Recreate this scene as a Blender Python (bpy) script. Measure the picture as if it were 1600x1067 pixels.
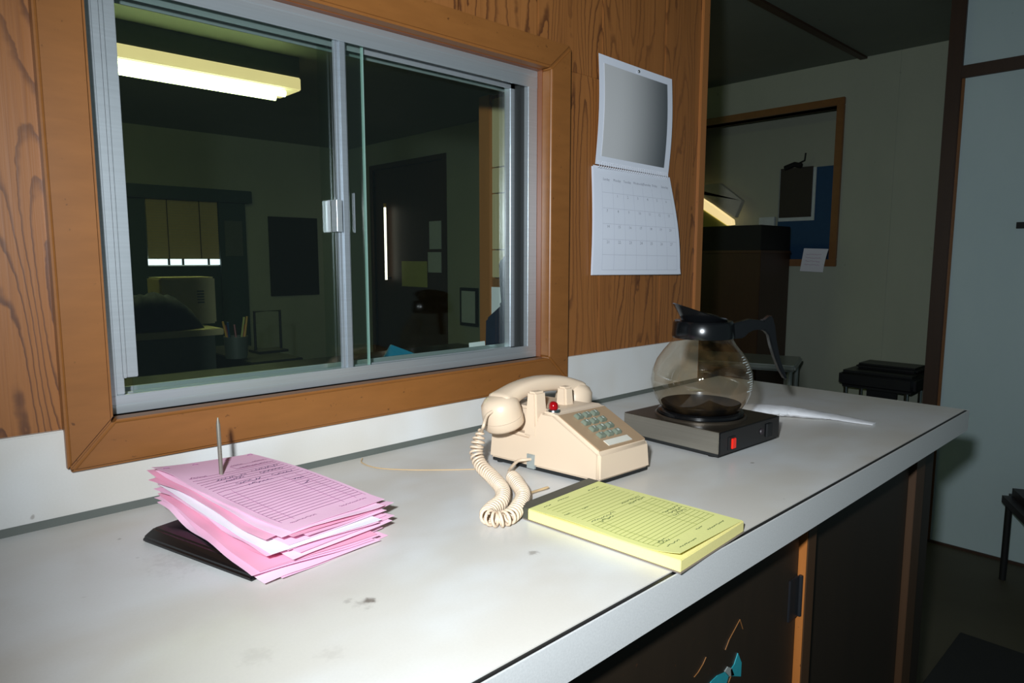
import bpy, bmesh, math, random
from mathutils import Vector, Matrix
R_ = random.Random(7)
scene = bpy.context.scene
COL = scene.collection
for o in list(bpy.data.objects): bpy.data.objects.remove(o)

# ------------------------------------------------------------------ camera
K = 1.06                                   # counter top height
CAM = Vector((0.0, -0.957, K + 0.32))
RT = Vector((0.7248, -0.6890, 0.0012)); UP = Vector((0.0817, 0.0877, 0.9928)); FW = Vector((0.6841, 0.7195, -0.1198))
F = 1070.0
cd = bpy.data.cameras.new('camera'); cam = bpy.data.objects.new('camera', cd); COL.objects.link(cam)
cd.lens = F / 1600 * 36; cd.sensor_width = 36; cd.clip_start = .02; cd.clip_end = 60
M = Matrix((RT, UP, -FW)).transposed().to_4x4(); M.translation = CAM
cam.matrix_world = M; scene.camera = cam
scene.view_settings.view_transform = 'Standard'; scene.view_settings.look = 'None'
scene.view_settings.gamma = 1; scene.view_settings.use_curve_mapping = False
scene.view_settings.exposure = 0.0
# world: dim cool ambient
w = bpy.data.worlds.new('world'); scene.world = w; w.use_nodes = True
w.node_tree.nodes['Background'].inputs[0].default_value = (.52, .74, .78, 1)
w.node_tree.nodes['Background'].inputs[1].default_value = 0.13
# the photographer's flash, beside and above the lens
ld = bpy.data.lights.new('camera_flash_offscreen', 'SPOT'); ld.energy = 96; ld.spot_size = math.radians(108); ld.spot_blend = 1.0
ld.shadow_soft_size = .024; ld.color = (.92, 1.0, 1.07)
fl = bpy.data.objects.new('camera_flash_offscreen', ld); COL.objects.link(fl)
fl.location = CAM - RT * .10 + UP * .13 - FW * .10
fl.rotation_euler = (FW + RT * .22 - UP * .0).to_track_quat('-Z', 'Y').to_euler()

def ray(px, py): return RT * ((px - 800) / F) - UP * ((py - 533.5) / F) + FW
def at_z(px, py, z): d = ray(px, py); return CAM + d * ((z - CAM.z) / d.z)
def at_y(px, py, y): d = ray(px, py); return CAM + d * ((y - CAM.y) / d.y)
def at_x(px, py, x): d = ray(px, py); return CAM + d * ((x - CAM.x) / d.x)

# ------------------------------------------------------------------ materials
def lin(c): return tuple(((v / 255) / 12.92 if v <= 10 else (((v / 255) + .055) / 1.055) ** 2.4) for v in c)
class NT:
    def __init__(s, name):
        s.m = bpy.data.materials.new(name); s.m.use_nodes = True; s.t = s.m.node_tree
        s.b = s.t.nodes['Principled BSDF']; s.out = s.t.nodes['Material Output']
    def n(s, ty, **kw):
        q = s.t.nodes.new(ty)
        for k, v in kw.items():
            if k.startswith('_'): setattr(q, k[1:], v)
            else:
                key = int(k[1:]) if k[0] == 'i' and k[1:].isdigit() else k
                s.set(q.inputs[key], v)
        return q
    def set(s, inp, v):
        if isinstance(v, bpy.types.NodeSocket): s.t.links.new(v, inp)
        elif isinstance(v, tuple) and len(v) == 3 and inp.type == 'RGBA': inp.default_value = (*v, 1)
        else: inp.default_value = v
    def math(s, op, a, b=0.0, c=0.0, clamp=False):
        q = s.n('ShaderNodeMath', _operation=op, _use_clamp=clamp, i0=a, i1=b, i2=c); return q.outputs[0]
    def mix(s, f, a, b):
        q = s.t.nodes.new('ShaderNodeMix'); q.data_type = 'RGBA'
        s.set(q.inputs[0], f); s.set(q.inputs[6], a); s.set(q.inputs[7], b); return q.outputs[2]
    def noise(s, vec, scale, detail=3, rough=.5):
        q = s.n('ShaderNodeTexNoise', Scale=scale, Detail=detail, Roughness=rough)
        if vec is not None: s.t.links.new(vec, q.inputs['Vector'])
        return q.outputs['Fac']
    def coord(s, scale=(1, 1, 1), loc=(0, 0, 0)):
        g = s.n('ShaderNodeNewGeometry'); mp = s.n('ShaderNodeMapping'); s.t.links.new(g.outputs['Position'], mp.inputs[0])
        mp.inputs['Scale'].default_value = scale; mp.inputs['Location'].default_value = loc; return mp.outputs[0]
    def smooth(s, v, lo, hi):
        q = s.n('ShaderNodeMapRange', _interpolation_type='SMOOTHSTEP'); s.set(q.inputs[0], v)
        q.inputs[1].default_value = lo; q.inputs[2].default_value = hi; return q.outputs[0]
    def bump(s, h, strength=.2, dist=.002):
        q = s.n('ShaderNodeBump', Strength=strength, Distance=dist, Height=h); s.t.links.new(q.outputs[0], s.b.inputs['Normal'])
    def base(s, col=None, rough=.5, metal=0., spec=.5):
        if col is not None: s.set(s.b.inputs['Base Color'], col)
        s.set(s.b.inputs['Roughness'], rough); s.b.inputs['Metallic'].default_value = metal
        s.b.inputs['Specular IOR Level'].default_value = spec; return s
def simple(name, rgb, rough=.5, metal=0., var=.12, scale=30., spec=.5, bump=0.):
    t = NT(name); c = lin(rgb); v = t.noise(t.coord(), scale, 4)
    d = tuple(x * (1 - var) for x in c); e = tuple(min(1, x * (1 + var)) for x in c)
    t.base(t.mix(v, d, e), rough, metal, spec)
    if bump: t.bump(v, bump)
    return t.m
def emis(name, rgb, strength):
    t = NT(name); v = t.noise(t.coord(), 8.); c = lin(rgb)
    t.base((.5, .5, .5), .5); t.set(t.b.inputs['Emission Color'], t.mix(v, tuple(x * .9 for x in c), c))
    t.b.inputs['Emission Strength'].default_value = strength; return t.m

def wood_panel():
    t = NT('wood_paneling')
    inf = t.n('ShaderNodeObjectInfo').outputs['Random']
    off = t.n('ShaderNodeCombineXYZ', X=t.math('MULTIPLY', inf, 37.), Y=0., Z=t.math('MULTIPLY', inf, 11.)).outputs[0]
    p = t.n('ShaderNodeVectorMath', _operation='ADD', i0=t.coord((11, 1, 1.5)), i1=off).outputs[0]
    n1 = t.noise(p, 1.0, 1.5, .35)
    fine = t.noise(t.coord((260, 60, 6)), 1.0, 2, .6)
    wob = t.noise(t.coord((60, 20, 60)), 1., 2)
    hgt = t.math('ADD', t.math('MULTIPLY', n1, 19.), t.math('MULTIPLY', wob, .35))
    fr = t.math('FRACT', hgt)
    line = t.math('MULTIPLY', t.smooth(fr, .62, .92), t.math('SUBTRACT', 1., t.smooth(fr, .93, 1.0)))
    brk = t.smooth(t.noise(t.coord((7, 1, 2.)), 1.), .36, .62)
    line = t.math('MULTIPLY', line, t.math('ADD', .45, t.math('MULTIPLY', brk, .55)))
    tone = t.noise(t.coord((9, 1, .8)), 1.0, 3)
    c = t.mix(tone, lin((130, 80, 37)), lin((160, 104, 55)))
    c = t.mix(t.math('MULTIPLY', t.smooth(fine, .45, .75), .35), c, lin((108, 62, 28)))
    c = t.mix(t.math('MULTIPLY', line, .9), c, lin((84, 48, 26)))
    t.base(c, .42); t.bump(fine, .08); return t.m
def wood_plain(name, a, b, sc=(30, 30, 30), rough=.38):
    t = NT(name); n = t.noise(t.coord(sc), 1., 4, .6); sp = t.noise(t.coord(), 130., 2)
    c = t.mix(n, lin(a), lin(b)); c = t.mix(t.math('MULTIPLY', t.smooth(sp, .70, .78), .7), c, lin((70, 40, 18)))
    t.base(c, rough); t.bump(n, .05); return t.m
def laminate():
    t = NT('white_laminate'); P = t.coord()
    big = t.noise(t.coord((2.2, 3.2, 2)), 1.6, 3, .55); med = t.noise(P, 9., 4); fine = t.noise(P, 420., 2)
    c = t.mix(t.smooth(big, .36, .66), lin((204, 198, 188)), lin((216, 216, 214)))
    c = t.mix(t.math('MULTIPLY', t.smooth(med, .55, .8), .35), c, lin((190, 180, 166)))
    c = t.mix(t.math('MULTIPLY', fine, .16), c, lin((165, 160, 152)))
    for (px, py, r, s) in [(578, 938, .007, .75), (570, 942, .012, .3), (833, 864, .008, .5), (400, 1025, .016, .12), (520, 1022, .014, .12), (300, 870, .05, .14), (150, 790, .004, .5), (545, 940, .006, .3)]:
        q = at_z(px, py, K)
        d = t.n('ShaderNodeVectorMath', _operation='DISTANCE', i0=P, i1=tuple(q)).outputs['Value']
        d = t.math('ADD', d, t.math('MULTIPLY', t.math('SUBTRACT', t.noise(P, 160., 3), .5), r * 2.2))
        f = t.math('MULTIPLY', t.math('SUBTRACT', 1., t.smooth(d, r * .1, r)), s)
        c = t.mix(f, c, lin((96, 84, 74)))
    sp = t.noise(t.coord((1, 1, 1), (3, 1, 0)), 45., 1)
    c = t.mix(t.math('MULTIPLY', t.smooth(sp, .80, .84), .5), c, lin((110, 96, 84)))
    t.base(c, .33, 0, .4); t.bump(fine, .04, .0005); return t.m
def clearglass(name, tint, f0=.045, extra=0., stain=None):
    t = NT(name); lw = t.n('ShaderNodeLayerWeight', Blend=.5)
    fac = t.math('ADD', f0, t.math('MULTIPLY', t.math('POWER', lw.outputs['Facing'], 5.), .9))
    tr = t.n('ShaderNodeBsdfTransparent', Color=tint); gl = t.n('ShaderNodeBsdfGlossy', Roughness=.02)
    sh = tr.outputs[0]
    if stain:
        n = t.noise(t.coord(), 22., 4, .65)
        df = t.n('ShaderNodeBsdfDiffuse', Color=stain)
        ms = t.n('ShaderNodeMixShader', i0=t.math('MULTIPLY', t.smooth(n, .35, .8), extra * 1.6), i1=sh, i2=df.outputs[0]); sh = ms.outputs[0]
    ms = t.n('ShaderNodeMixShader', i0=fac, i1=sh, i2=gl.outputs[0])
    t.t.links.new(ms.outputs[0], t.out.inputs['Surface']); return t.m
def brushed(name, rgb, rough=.36, metal=.75, sc=(3, 3, 300)):
    t = NT(name); n = t.noise(t.coord(sc), 1., 3); c = lin(rgb)
    t.base(t.mix(n, tuple(x * .78 for x in c), c), rough, metal); t.bump(n, .05, .0004); return t.m
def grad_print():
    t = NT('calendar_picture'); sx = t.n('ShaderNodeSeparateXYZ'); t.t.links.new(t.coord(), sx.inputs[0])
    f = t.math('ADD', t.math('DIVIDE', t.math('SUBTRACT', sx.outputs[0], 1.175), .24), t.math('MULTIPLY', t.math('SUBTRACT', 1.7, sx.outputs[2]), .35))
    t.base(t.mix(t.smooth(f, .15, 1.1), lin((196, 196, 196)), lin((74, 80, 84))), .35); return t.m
def wall_paint(name, a, b):
    t = NT(name); n = t.noise(t.coord((1.5, 1.5, .7)), 2., 5, .6); f = t.noise(t.coord(), 300., 2); s = t.noise(t.coord(), 14., 2)
    c = t.mix(n, lin(a), lin(b)); c = t.mix(t.math('MULTIPLY', t.smooth(s, .74, .8), .5), c, tuple(x * .5 for x in lin(a)))
    t.base(c, .6); t.bump(f, .08); return t.m

MT = dict(
 panel=wood_panel(), casing=wood_plain('window_casing_wood', (119, 74, 33), (141, 90, 43), (12, 12, 60)),
 casing2=wood_plain('jamb_wood', (104, 58, 30), (128, 74, 40), (40, 40, 8)),
 trim=wood_plain('corner_trim_wood', (146, 92, 46), (164, 106, 56), (60, 60, 3)),
 lam=laminate(), seam=simple('dark_seam', (14, 14, 14), .5), cove=simple('grey_cove_strip', (92, 96, 90), .45),
 edge=simple('edge_laminate', (196, 196, 194), .45, var=.16, scale=500),
 alu=brushed('brushed_aluminium', (205, 212, 216)), alu_d=brushed('worn_aluminium', (170, 178, 184), .45, .7),
 rubber=simple('black_rubber', (24, 26, 25), .6), glass=clearglass('window_glass', (.90, .95, .92)),
 gedge=simple('glass_edge_green', (120, 150, 140), .2),
 carglass=clearglass('carafe_glass', (.95, .91, .84), .07, .055, lin((180, 140, 90))),
 cabinet=wood_plain('dark_cabinet_wood', (30, 22, 13), (40, 29, 17), (40, 40, 4), .5),
 stile=wood_plain('stile_wood', (62, 42, 24), (78, 52, 30), (60, 60, 5), .5), orange=wood_plain('bare_orange_wood', (150, 88, 36), (172, 104, 46), (60, 60, 5), .5),
 black=simple('black_plastic', (11, 12, 14), .22), blackm=simple('matte_black', (14, 16, 16), .7), steel=brushed('stainless_steel', (150, 144, 132), .34, .6, (4, 4, 400)),
 darksteel=simple('scorched_top', (70, 62, 52), .35, .6, .3, 25), chrome=simple('chrome', (210, 212, 214), .15, 1., .03),
 phone=simple('beige_phone_plastic', (210, 187, 161), .34, 0, .03, 8), plate=simple('tan_faceplate', (170, 142, 112), .4, .2, .06),
 key=simple('grey_green_key', (120, 128, 112), .25, .2, .1, 200), keyleg=simple('key_legend', (225, 228, 220), .4), card=simple('number_card', (205, 200, 186), .3),
 red=simple('red_lens', (140, 8, 14), .12, 0, .05), redsw=simple('red_switch', (230, 40, 24), .35),
 pink=simple('pink_paper', (240, 190, 214), .75, 0, .03, 20), pink2=simple('pale_pink_paper', (244, 204, 224), .75, 0, .03, 20), pinkd=simple('deep_pink_paper', (236, 168, 192), .75, 0, .04, 20),
 white=simple('white_paper', (236, 236, 240), .75, 0, .02, 20), ink=simple('grey_ink', (176, 120, 160), .8), pen=simple('pen_ink', (104, 84, 122), .8), gink=simple('green_ink', (152, 162, 84), .8), gpen=simple('dark_green_ink', (84, 104, 62), .8),
 yellow=simple('yellow_paper', (224, 222, 142), .75, 0, .02, 20), yellow2=simple('yellow_paper_edges', (226, 214, 140), .8, 0, .08, 500), board=simple('grey_board', (120, 108, 96), .8), binding=simple('binding_tape', (72, 72, 62), .55, 0, .15, 80),
 calp=simple('calendar_paper', (218, 222, 232), .6, 0, .02, 10), calpic=grad_print(), calink2=simple('calendar_text_ink', (136, 138, 148), .7), soot=simple('burnt_coffee', (9, 8, 8), .6, 0, .2, 40, .15), calink=simple('calendar_ink', (184, 187, 198), .7), wire=simple('white_wire', (206, 208, 214), .4),
 napkin=simple('white_napkin', (232, 232, 234), .8, 0, .05, 60, bump=.2), tan=simple('tan_wire', (190, 160, 118), .5),
 wallg=wall_paint('grey_green_wall', (152, 158, 142), (172, 176, 158)), wallb=wall_paint('blue_grey_wall', (176, 196, 200), (194, 210, 212)), ceil=wall_paint('ceiling_board', (104, 112, 102), (122, 128, 114)),
 floor=wall_paint('worn_floor', (66, 60, 46), (90, 84, 66)), mat=simple('dark_mat', (34, 34, 34), .9, 0, .3, 200), dkwood=wood_plain('dark_brown_trim', (48, 30, 18), (66, 42, 24), (40, 40, 4), .5), brtrim=wood_plain('brown_frame_wood', (112, 74, 40), (136, 92, 52), (30, 30, 30)),
 blue=simple('blue_board', (16, 66, 104), .6), slate=simple('grey_vinyl', (158, 164, 160), .3, .3), vinyl=simple('black_vinyl', (26, 27, 30), .4), maroon=simple('dark_seat', (40, 32, 36), .5),
 navy=simple('navy_cloth', (22, 34, 58), .8, 0, .3, 30, bump=.2), cream=wall_paint('cream_panel', (190, 172, 130), (206, 190, 150)), creambox=simple('cream_carton', (200, 188, 142), .6),
 teal=simple('teal_frame_paint', (44, 66, 66), .5), blind=simple('tan_blind', (205, 182, 134), .6), cabgrey=simple('grey_cabinet_paint', (84, 92, 84), .5), tealp=simple('teal_sticker', (40, 140, 150), .4, 0, .2, 120), folder=simple('blue_folder', (26, 120, 150), .5),
 lens=emis('lit_lens', (255, 232, 160), .85), tube=emis('lit_tube', (236, 255, 175), 15.), tubew=emis('lit_white_tube', (255, 244, 225), 2.5), daylight=emis('daylit_pane', (235, 245, 255), 1.6), warm=emis('warm_lamp_lens', (255, 226, 160), .9),
 pale=simple('pale_sheet', (196, 206, 204), .7), ynote=simple('yellow_note', (190, 190, 110), .7), hood=simple('grey_lamp_hood', (196, 192, 180), .5), redcl=simple('red_plastic', (130, 26, 26), .4), pencil=simple('pencil_yellow', (200, 150, 50), .5),
)
# ------------------------------------------------------------------ mesh helper
class MB:
    def __init__(s): s.v = []; s.f = []
    def add(s, vs, fs):
        n = len(s.v); s.v += [tuple(v) for v in vs]; s.f += [tuple(i + n for i in f) for f in fs]; return s
    def box(s, x0, x1, y0, y1, z0, z1):
        return s.add([(x0, y0, z0), (x1, y0, z0), (x1, y1, z0), (x0, y1, z0), (x0, y0, z1), (x1, y0, z1), (x1, y1, z1), (x0, y1, z1)],
                     [(0, 3, 2, 1), (4, 5, 6, 7), (0, 1, 5, 4), (1, 2, 6, 5), (2, 3, 7, 6), (3, 0, 4, 7)])
    def prism(s, poly, d):                 # poly: 3D points, d: extrusion vector
        n = len(poly); d = Vector(d); a = [Vector(p) for p in poly]
        return s.add(a + [p + d for p in a], [tuple(range(n))[::-1], tuple(range(n, 2 * n))] + [(i, (i + 1) % n, n + (i + 1) % n, n + i) for i in range(n)])
    def lathe(s, prof, c=(0, 0, 0), axis=(0, 0, 1), seg=40):
        ax = Vector(axis).normalized(); q = ax.to_track_quat('Z', 'Y'); c = Vector(c); vs = []; fs = []
        for r, z in prof:
            for i in range(seg):
                a = 2 * math.pi * i / seg; vs.append(c + q @ Vector((r * math.cos(a), r * math.sin(a), z)))
        for j in range(len(prof) - 1):
            for i in range(seg):
                k = (i + 1) % seg; fs.append((j * seg + i, j * seg + k, (j + 1) * seg + k, (j + 1) * seg + i))
        return s.add(vs, fs)
    def tube(s, path, r, seg=8, cap=True, up=(0, 0, 1)):
        path = [Vector(p) for p in path]; rs = r if isinstance(r, (list, tuple)) else [r] * len(path); vs = []; fs = []; pn = None
        for i, p in enumerate(path):
            t = (path[min(i + 1, len(path) - 1)] - path[max(i - 1, 0)]).normalized()
            if pn is None:
                a = Vector(up) if abs(t.dot(Vector(up))) < .95 else Vector((1, 0, 0)); pn = (a - t * a.dot(t)).normalized()
            else:
                pn = pn - t * pn.dot(t); pn.normalize()
            b = t.cross(pn)
            for k in range(seg):
                a = 2 * math.pi * k / seg; vs.append(p + (pn * math.cos(a) + b * math.sin(a)) * rs[i])
        for j in range(len(path) - 1):
            for k in range(seg): q = (k + 1) % seg; fs.append((j * seg + k, j * seg + q, (j + 1) * seg + q, (j + 1) * seg + k))
        if cap: fs += [tuple(range(seg))[::-1], tuple(range((len(path) - 1) * seg, len(path) * seg))]
        return s.add(vs, fs)
    def xf(s, m): s.v = [tuple(m @ Vector(v)) for v in s.v]; return s
    def build(s, name, mat, parent=None, bevel=0, smooth=False, seg=2, thick=0):
        me = bpy.data.meshes.new(name); me.from_pydata(s.v, [], s.f); bm = bmesh.new(); bm.from_mesh(me)
        bmesh.ops.recalc_face_normals(bm, faces=bm.faces)
        if thick:
            bmesh.ops.solidify(bm, geom=list(bm.faces), thickness=thick)
        if bevel:
            es = [e for e in bm.edges if len(e.link_faces) == 2 and e.calc_face_angle(0) > .5]
            bmesh.ops.bevel(bm, geom=es, offset=bevel, segments=seg, affect='EDGES', clamp_overlap=True)
        bm.to_mesh(me); bm.free()
        if smooth:
            for p in me.polygons: p.use_smooth = True
            try: me.set_sharp_from_angle(angle=math.radians(38 if smooth is True else smooth))
            except Exception: pass
        o = bpy.data.objects.new(name, me); COL.objects.link(o); me.materials.append(MT[mat])
        if parent is not None: o.parent = parent; o.matrix_parent_inverse = parent.matrix_world.inverted() if False else Matrix.Translation(-parent.location)
        return o
def empty(name, loc, label=None, cat=None, group=None, kind=None):
    o = bpy.data.objects.new(name, None); COL.objects.link(o); o.location = loc; o.empty_display_size = .02
    return tag(o, label, cat, group, kind)
def tag(o, label=None, cat=None, group=None, kind=None):
    for k, v in (('label', label), ('category', cat), ('group', group), ('kind', kind)):
        if v: o[k] = v
    return o
def struct(o): o['kind'] = 'structure'; return o
def catmull(pts, n=10):
    P = [Vector(p) for p in pts]; P = [P[0] * 2 - P[1]] + P + [P[-1] * 2 - P[-2]]; out = []
    for i in range(1, len(P) - 2):
        for k in range(n):
            t = k / n; a, b, c, d = P[i - 1:i + 3]
            out.append(.5 * ((2 * b) + (c - a) * t + (2 * a - 5 * b + 4 * c - d) * t * t + (3 * b - a - 3 * c + d) * t ** 3))
    return out + [P[-2]]
def ribbon(mb, S, pts, wd):                # flat ink stroke on surface S(u,v)
    for (a, b) in zip(pts[:-1], pts[1:]):
        d = Vector((b[0] - a[0], b[1] - a[1])); 
        if d.length < 1e-7: continue
        n = Vector((-d.y, d.x)).normalized() * wd / 2
        steps = max(1, int(d.length / .012)); prev = None
        for k in range(steps + 1):
            t = k / steps; u = a[0] + d.x * t; v = a[1] + d.y * t
            cur = (S(u + n.x, v + n.y), S(u - n.x, v - n.y))
            if prev: mb.add([prev[0], prev[1], cur[1], cur[0]], [(0, 1, 2, 3)])
            prev = cur
def scrawl(mb, S, u0, v0, length, amp, wd, along='u', rnd=R_):
    pts = []; n = int(length / (amp * .55)); 
    for i in range(n + 1):
        a = u0 + length * i / max(1, n) + rnd.uniform(-.2, .2) * amp; b = v0 + rnd.uniform(-.5, .5) * amp
        pts.append((a, b) if along == 'u' else (b - v0 + u0, a - u0 + v0))
    ribbon(mb, S, pts, wd)

# ------------------------------------------------------------------ the setting
CZ = 2.58; XB = 3.72; XF = 4.47; YB = at_z(350, 211, CZ).y
struct(MB().box(-1.6, 6, -2.2, YB + .3, -.06, 0).build('floor', 'floor'))
struct(MB().box(-1.6, 6, -2.2, YB + .3, CZ, CZ + .06).build('ceiling', 'ceil'))
s0 = at_z(1185, 0, CZ); struct(MB().box(1.7, XF, s0.y - .02, s0.y + .02, CZ - .012, CZ + .004).build('trim_1', 'dkwood'))
# front partition with window opening
OX0, OX1, OZ0, OZ1 = .216, 1.003, 1.18, 1.747
CX0, CX1, CZ0, CZ1 = .164, 1.063, 1.123, 1.799
WE = 1.588
b = MB()
for q in [(-1.0, OX0 - .004, 0, CZ), (OX1 + .004, WE, 0, CZ), (OX0 - .004, OX1 + .004, 0, OZ0 - .004), (OX0 - .004, OX1 + .004, OZ1 + .004, CZ)]:
    b.box(q[0], q[1], .016, .105, q[2], q[3])
wf = struct(b.build('wall_front', 'dkwood'))
G = .0016
cuts = [-1.0, -.62, -.3, -.05, .985, 1.18, 1.412, WE - .03]
pieces = [(-1.0, -.62), (-.62, -.3), (-.3, -.05), (-.05, OX0 - .01)]
for a, c in pieces: MB().box(a + G, c - G, .008, .0165, .9, CZ - .001).build('panel', 'panel', wf, .0012)
for a, c in [(.2, .42), (.42, .61), (.61, .79), (.79, .985)]: MB().box(a + G, c - G, .008, .0165, OZ1 + .01, CZ - .001).build('panel', 'panel', wf, .0012)
MB().box(.985 + G, 1.18 - G, .008, .0165, OZ1 + .01, CZ - .001).build('panel', 'panel', wf, .0012)
MB().box(OX1 + .01, 1.18 - G, .008, .0165, .9, OZ1 + .01).build('panel', 'panel', wf)
for a, c in [(1.18, 1.412), (1.412, WE - .02)]: MB().box(a + G, c - G, .008, .0165, .9, CZ - .001).build('panel', 'panel', wf, .0012)
struct(MB().box(WE - .024, WE + .006, .002, .108, .9, CZ - .002).build('trim_2', 'trim', None, .002))
# right hand walls
jy = .028
struct(MB().box(XB, XB + .1, -2.2, jy - .05, 0, CZ).build('wall_right', 'wallb'))
t3 = MB().box(XB - .02, XB + .12, jy - .05, jy + .012, 0, CZ)
struct(t3.build('trim_3', 'dkwood', None, .003))
zh = at_x(1530, 119, XB).z
struct(MB().box(XB - .018, XB + .01, -2.2, jy - .045, zh, zh + .055).build('trim_4', 'dkwood', None, .002))
struct(MB().box(XB - .006, XB + .01, jy - .062, jy - .048, 0, zh + .005).build('trim_5', 'brtrim'))
struct(MB().box(XB - .01, XB + .01, -2.2, jy - .05, 0, .012).build('baseboard_right', 'dkwood'))
# far wall with interior window opening
fy0 = at_x(1302, 300, XF).y; fz0 = at_x(1295, 405, XF).z; fz1 = at_x(1304, 166, XF).z; fy1 = fy0 + 1.25
b = MB(); b.box(XF, XF + .09, -.6, fy0, 0, CZ); b.box(XF, XF + .09, fy1, YB, 0, CZ); b.box(XF, XF + .09, fy0, fy1, 0, fz0); b.box(XF, XF + .09, fy0, fy1, fz1, CZ)
struct(b.build('wall_far', 'wallg'))
gx = at_x(1380, 500, XF).y
struct(MB().box(XF - .003, XF + .002, gx - .004, gx + .004, 0, CZ).build('trim_6', 'wallg'))
w3 = empty('window_3', (XF, fy0, fz0), kind='structure')
tw = .045
for nm, q in (('casing', (fy0 - tw, fy1 + tw, fz1, fz1 + tw)), ('casing', (fy0 - tw, fy1 + tw, fz0 - tw, fz0)), ('casing', (fy0 - tw, fy0, fz0, fz1)), ('casing', (fy1, fy1 + tw, fz0, fz1))):
    MB().box(XF - .02, XF + .1, q[0], q[1], q[2], q[3]).build(nm, 'brtrim', w3, .003)
XI = XF + .42
struct(MB().box(XI, XI + .08, fy0 - 1.2, fy1 + 1.6, 0, CZ).build('wall_inner', 'wallg'))
# back room
struct(MB().box(-1.6, 6, YB, YB + .1, 0, CZ).build('wall_back', 'wallg'))
XP = 4.05
struct(MB().box(-1.1, -1.0, .105, YB, 0, CZ).build('wall_left', 'wallg'))
py0 = at_x(772, 400, XP).y; dy0 = at_x(694, 400, XP).y; dy1 = at_x(585, 400, XP).y; dz1 = at_x(640, 257, XP).z
b = MB(); b.box(XP, XP + .08, py0, dy0, 0, CZ); b.box(XP, XP + .08, dy0, dy1, dz1, CZ); b.box(XP, XP + .08, dy1, YB, 0, CZ)
struct(b.build('wall_partition', 'wallg'))
d2 = empty('door_2', (XP, dy0, 0), kind='structure')
MB().box(XP + .03, XP + .07, dy0, dy1, 0, dz1).build('door_leaf', 'dkwood', d2)
MB().box(XP - .012, XP + .08, dy0 - .05, dy0, 0, dz1 + .05).build('casing', 'dkwood', d2, .003)
MB().box(XP - .012, XP + .08, dy1, dy1 + .05, 0, dz1 + .05).build('casing', 'dkwood', d2, .003)
MB().box(XP - .012, XP + .08, dy0, dy1, dz1, dz1 + .05).build('casing', 'dkwood', d2, .003)

# ------------------------------------------------------------------ sliding service window
w1 = empty('window_1', (OX0, 0, OZ0), kind='structure')
def casing(poly): MB().prism([(x, -.012, z) for x, z in poly], (0, .03, 0)).build('casing', 'casing', w1, .004, seg=3)
e = .0005
casing([(CX0, CZ1), (CX1, CZ1), (OX1, OZ1 - 0), (OX0, OZ1)]); casing([(CX0, CZ0), (OX0, OZ0), (OX1, OZ0), (CX1, CZ0)])
casing([(CX0, CZ0 + e), (CX0, CZ1 - e), (OX0, OZ1 - e), (OX0, OZ0 + e)]); casing([(CX1, CZ0 + e), (OX1, OZ0 + e), (OX1, OZ1 - e), (CX1, CZ1 - e)])
MB().box(OX1 - .001, OX1 + .012, .012, .105, OZ0, OZ1).build('jamb', 'casing2', w1)
MB().box(OX0 - .012, OX0 + .001, .012, .105, OZ0, OZ1).build('jamb', 'casing2', w1)
MB().box(OX0, OX1, .012, .105, OZ1 - .001, OZ1 + .012).build('jamb', 'casing2', w1)
# aluminium track frame
y0, y1 = .024, .09
b = MB(); b.box(OX0 + .001, OX1 - .001, y0, y1, OZ0, OZ0 + .012); b.box(OX0 + .001, OX1 - .001, y0, y0 + .005, OZ0 + .012, OZ0 + .024); b.box(OX0 + .001, OX1 - .001, y0 + .03, y0 + .033, OZ0 + .012, OZ0 + .022); b.box(OX0 + .001, OX1 - .001, y1 - .004, y1, OZ0 + .012, OZ0 + .024)
b.build('track', 'alu', w1, .0008)
b = MB(); b.box(OX0 + .001, OX1 - .001, y0, y1, OZ1 - .012, OZ1 - .001); b.box(OX0 + .001, OX1 - .001, y0, y0 + .004, OZ1 - .034, OZ1 - .012); b.box(OX0 + .001, OX1 - .001, y0 + .03, y0 + .033, OZ1 - .036, OZ1 - .012); b.box(OX0 + .001, OX1 - .001, y1 - .004, y1, OZ1 - .034, OZ1 - .012)
b.build('track', 'alu', w1, .0008)
b = MB(); b.box(OX0 + .0015, OX0 + .014, y0 + .0006, y1 - .0005, OZ0 + .001, OZ1 - .0015); b.box(OX0 + .014, OX0 + .024, y0 + .004, y0 + .008, OZ0 + .024, OZ1 - .02); b.build('side_channel', 'alu', w1, .0008)
b = MB(); b.box(OX1 - .026, OX1 - .001, y0 + .0006, y1, OZ0 + .001, OZ1 - .0015); b.build('side_channel', 'alu', w1, .0008)
MB().box(OX1 - .037, OX1 - .026, y0 + .012, y1 - .038, OZ0 + .014, OZ1 - .014).build('gasket', 'rubber', w1)
sx = OX0 + .022
b = MB(); b.box(sx, sx + .020, y0 + .008, y0 + .022, OZ0 + .045, OZ1 - .02); b.box(sx, sx + .006, y0 + .004, y0 + .01, OZ0 + .045, OZ1 - .02); b.build('sash_stile', 'alu', w1, .0008)
b = MB(); b.box(.956, .976, y0 + .030, y0 + .048, OZ0 + .018, OZ1 - .02); b.build('sash_stile', 'alu', w1, .0015)
ga = y0 + .014; gb = y0 + .042
MB().box(sx + .015, .614, ga, ga + .005, OZ0 + .02, OZ1 - .015).build('glass_pane', 'glass', w1)
MB().box(.552, .96, gb, gb + .005, OZ0 + .02, OZ1 - .015).build('glass_pane', 'glass', w1)
MB().box(.6135, .6155, ga - .0003, ga + .0053, OZ0 + .021, OZ1 - .02).build('polished_edge', 'gedge', w1)
b = MB(); b.box(.560, .567, ga - .007, ga - .0003, OZ0 + .016, OZ1 - .02); b.box(.567, .577, ga - .010, ga - .0003, OZ0 + .016, OZ1 - .02); b.box(.577, .581, ga - .005, ga - .0003, OZ0 + .016, OZ1 - .02); b.build('sash_stile', 'alu_d', w1, .0006)
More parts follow.
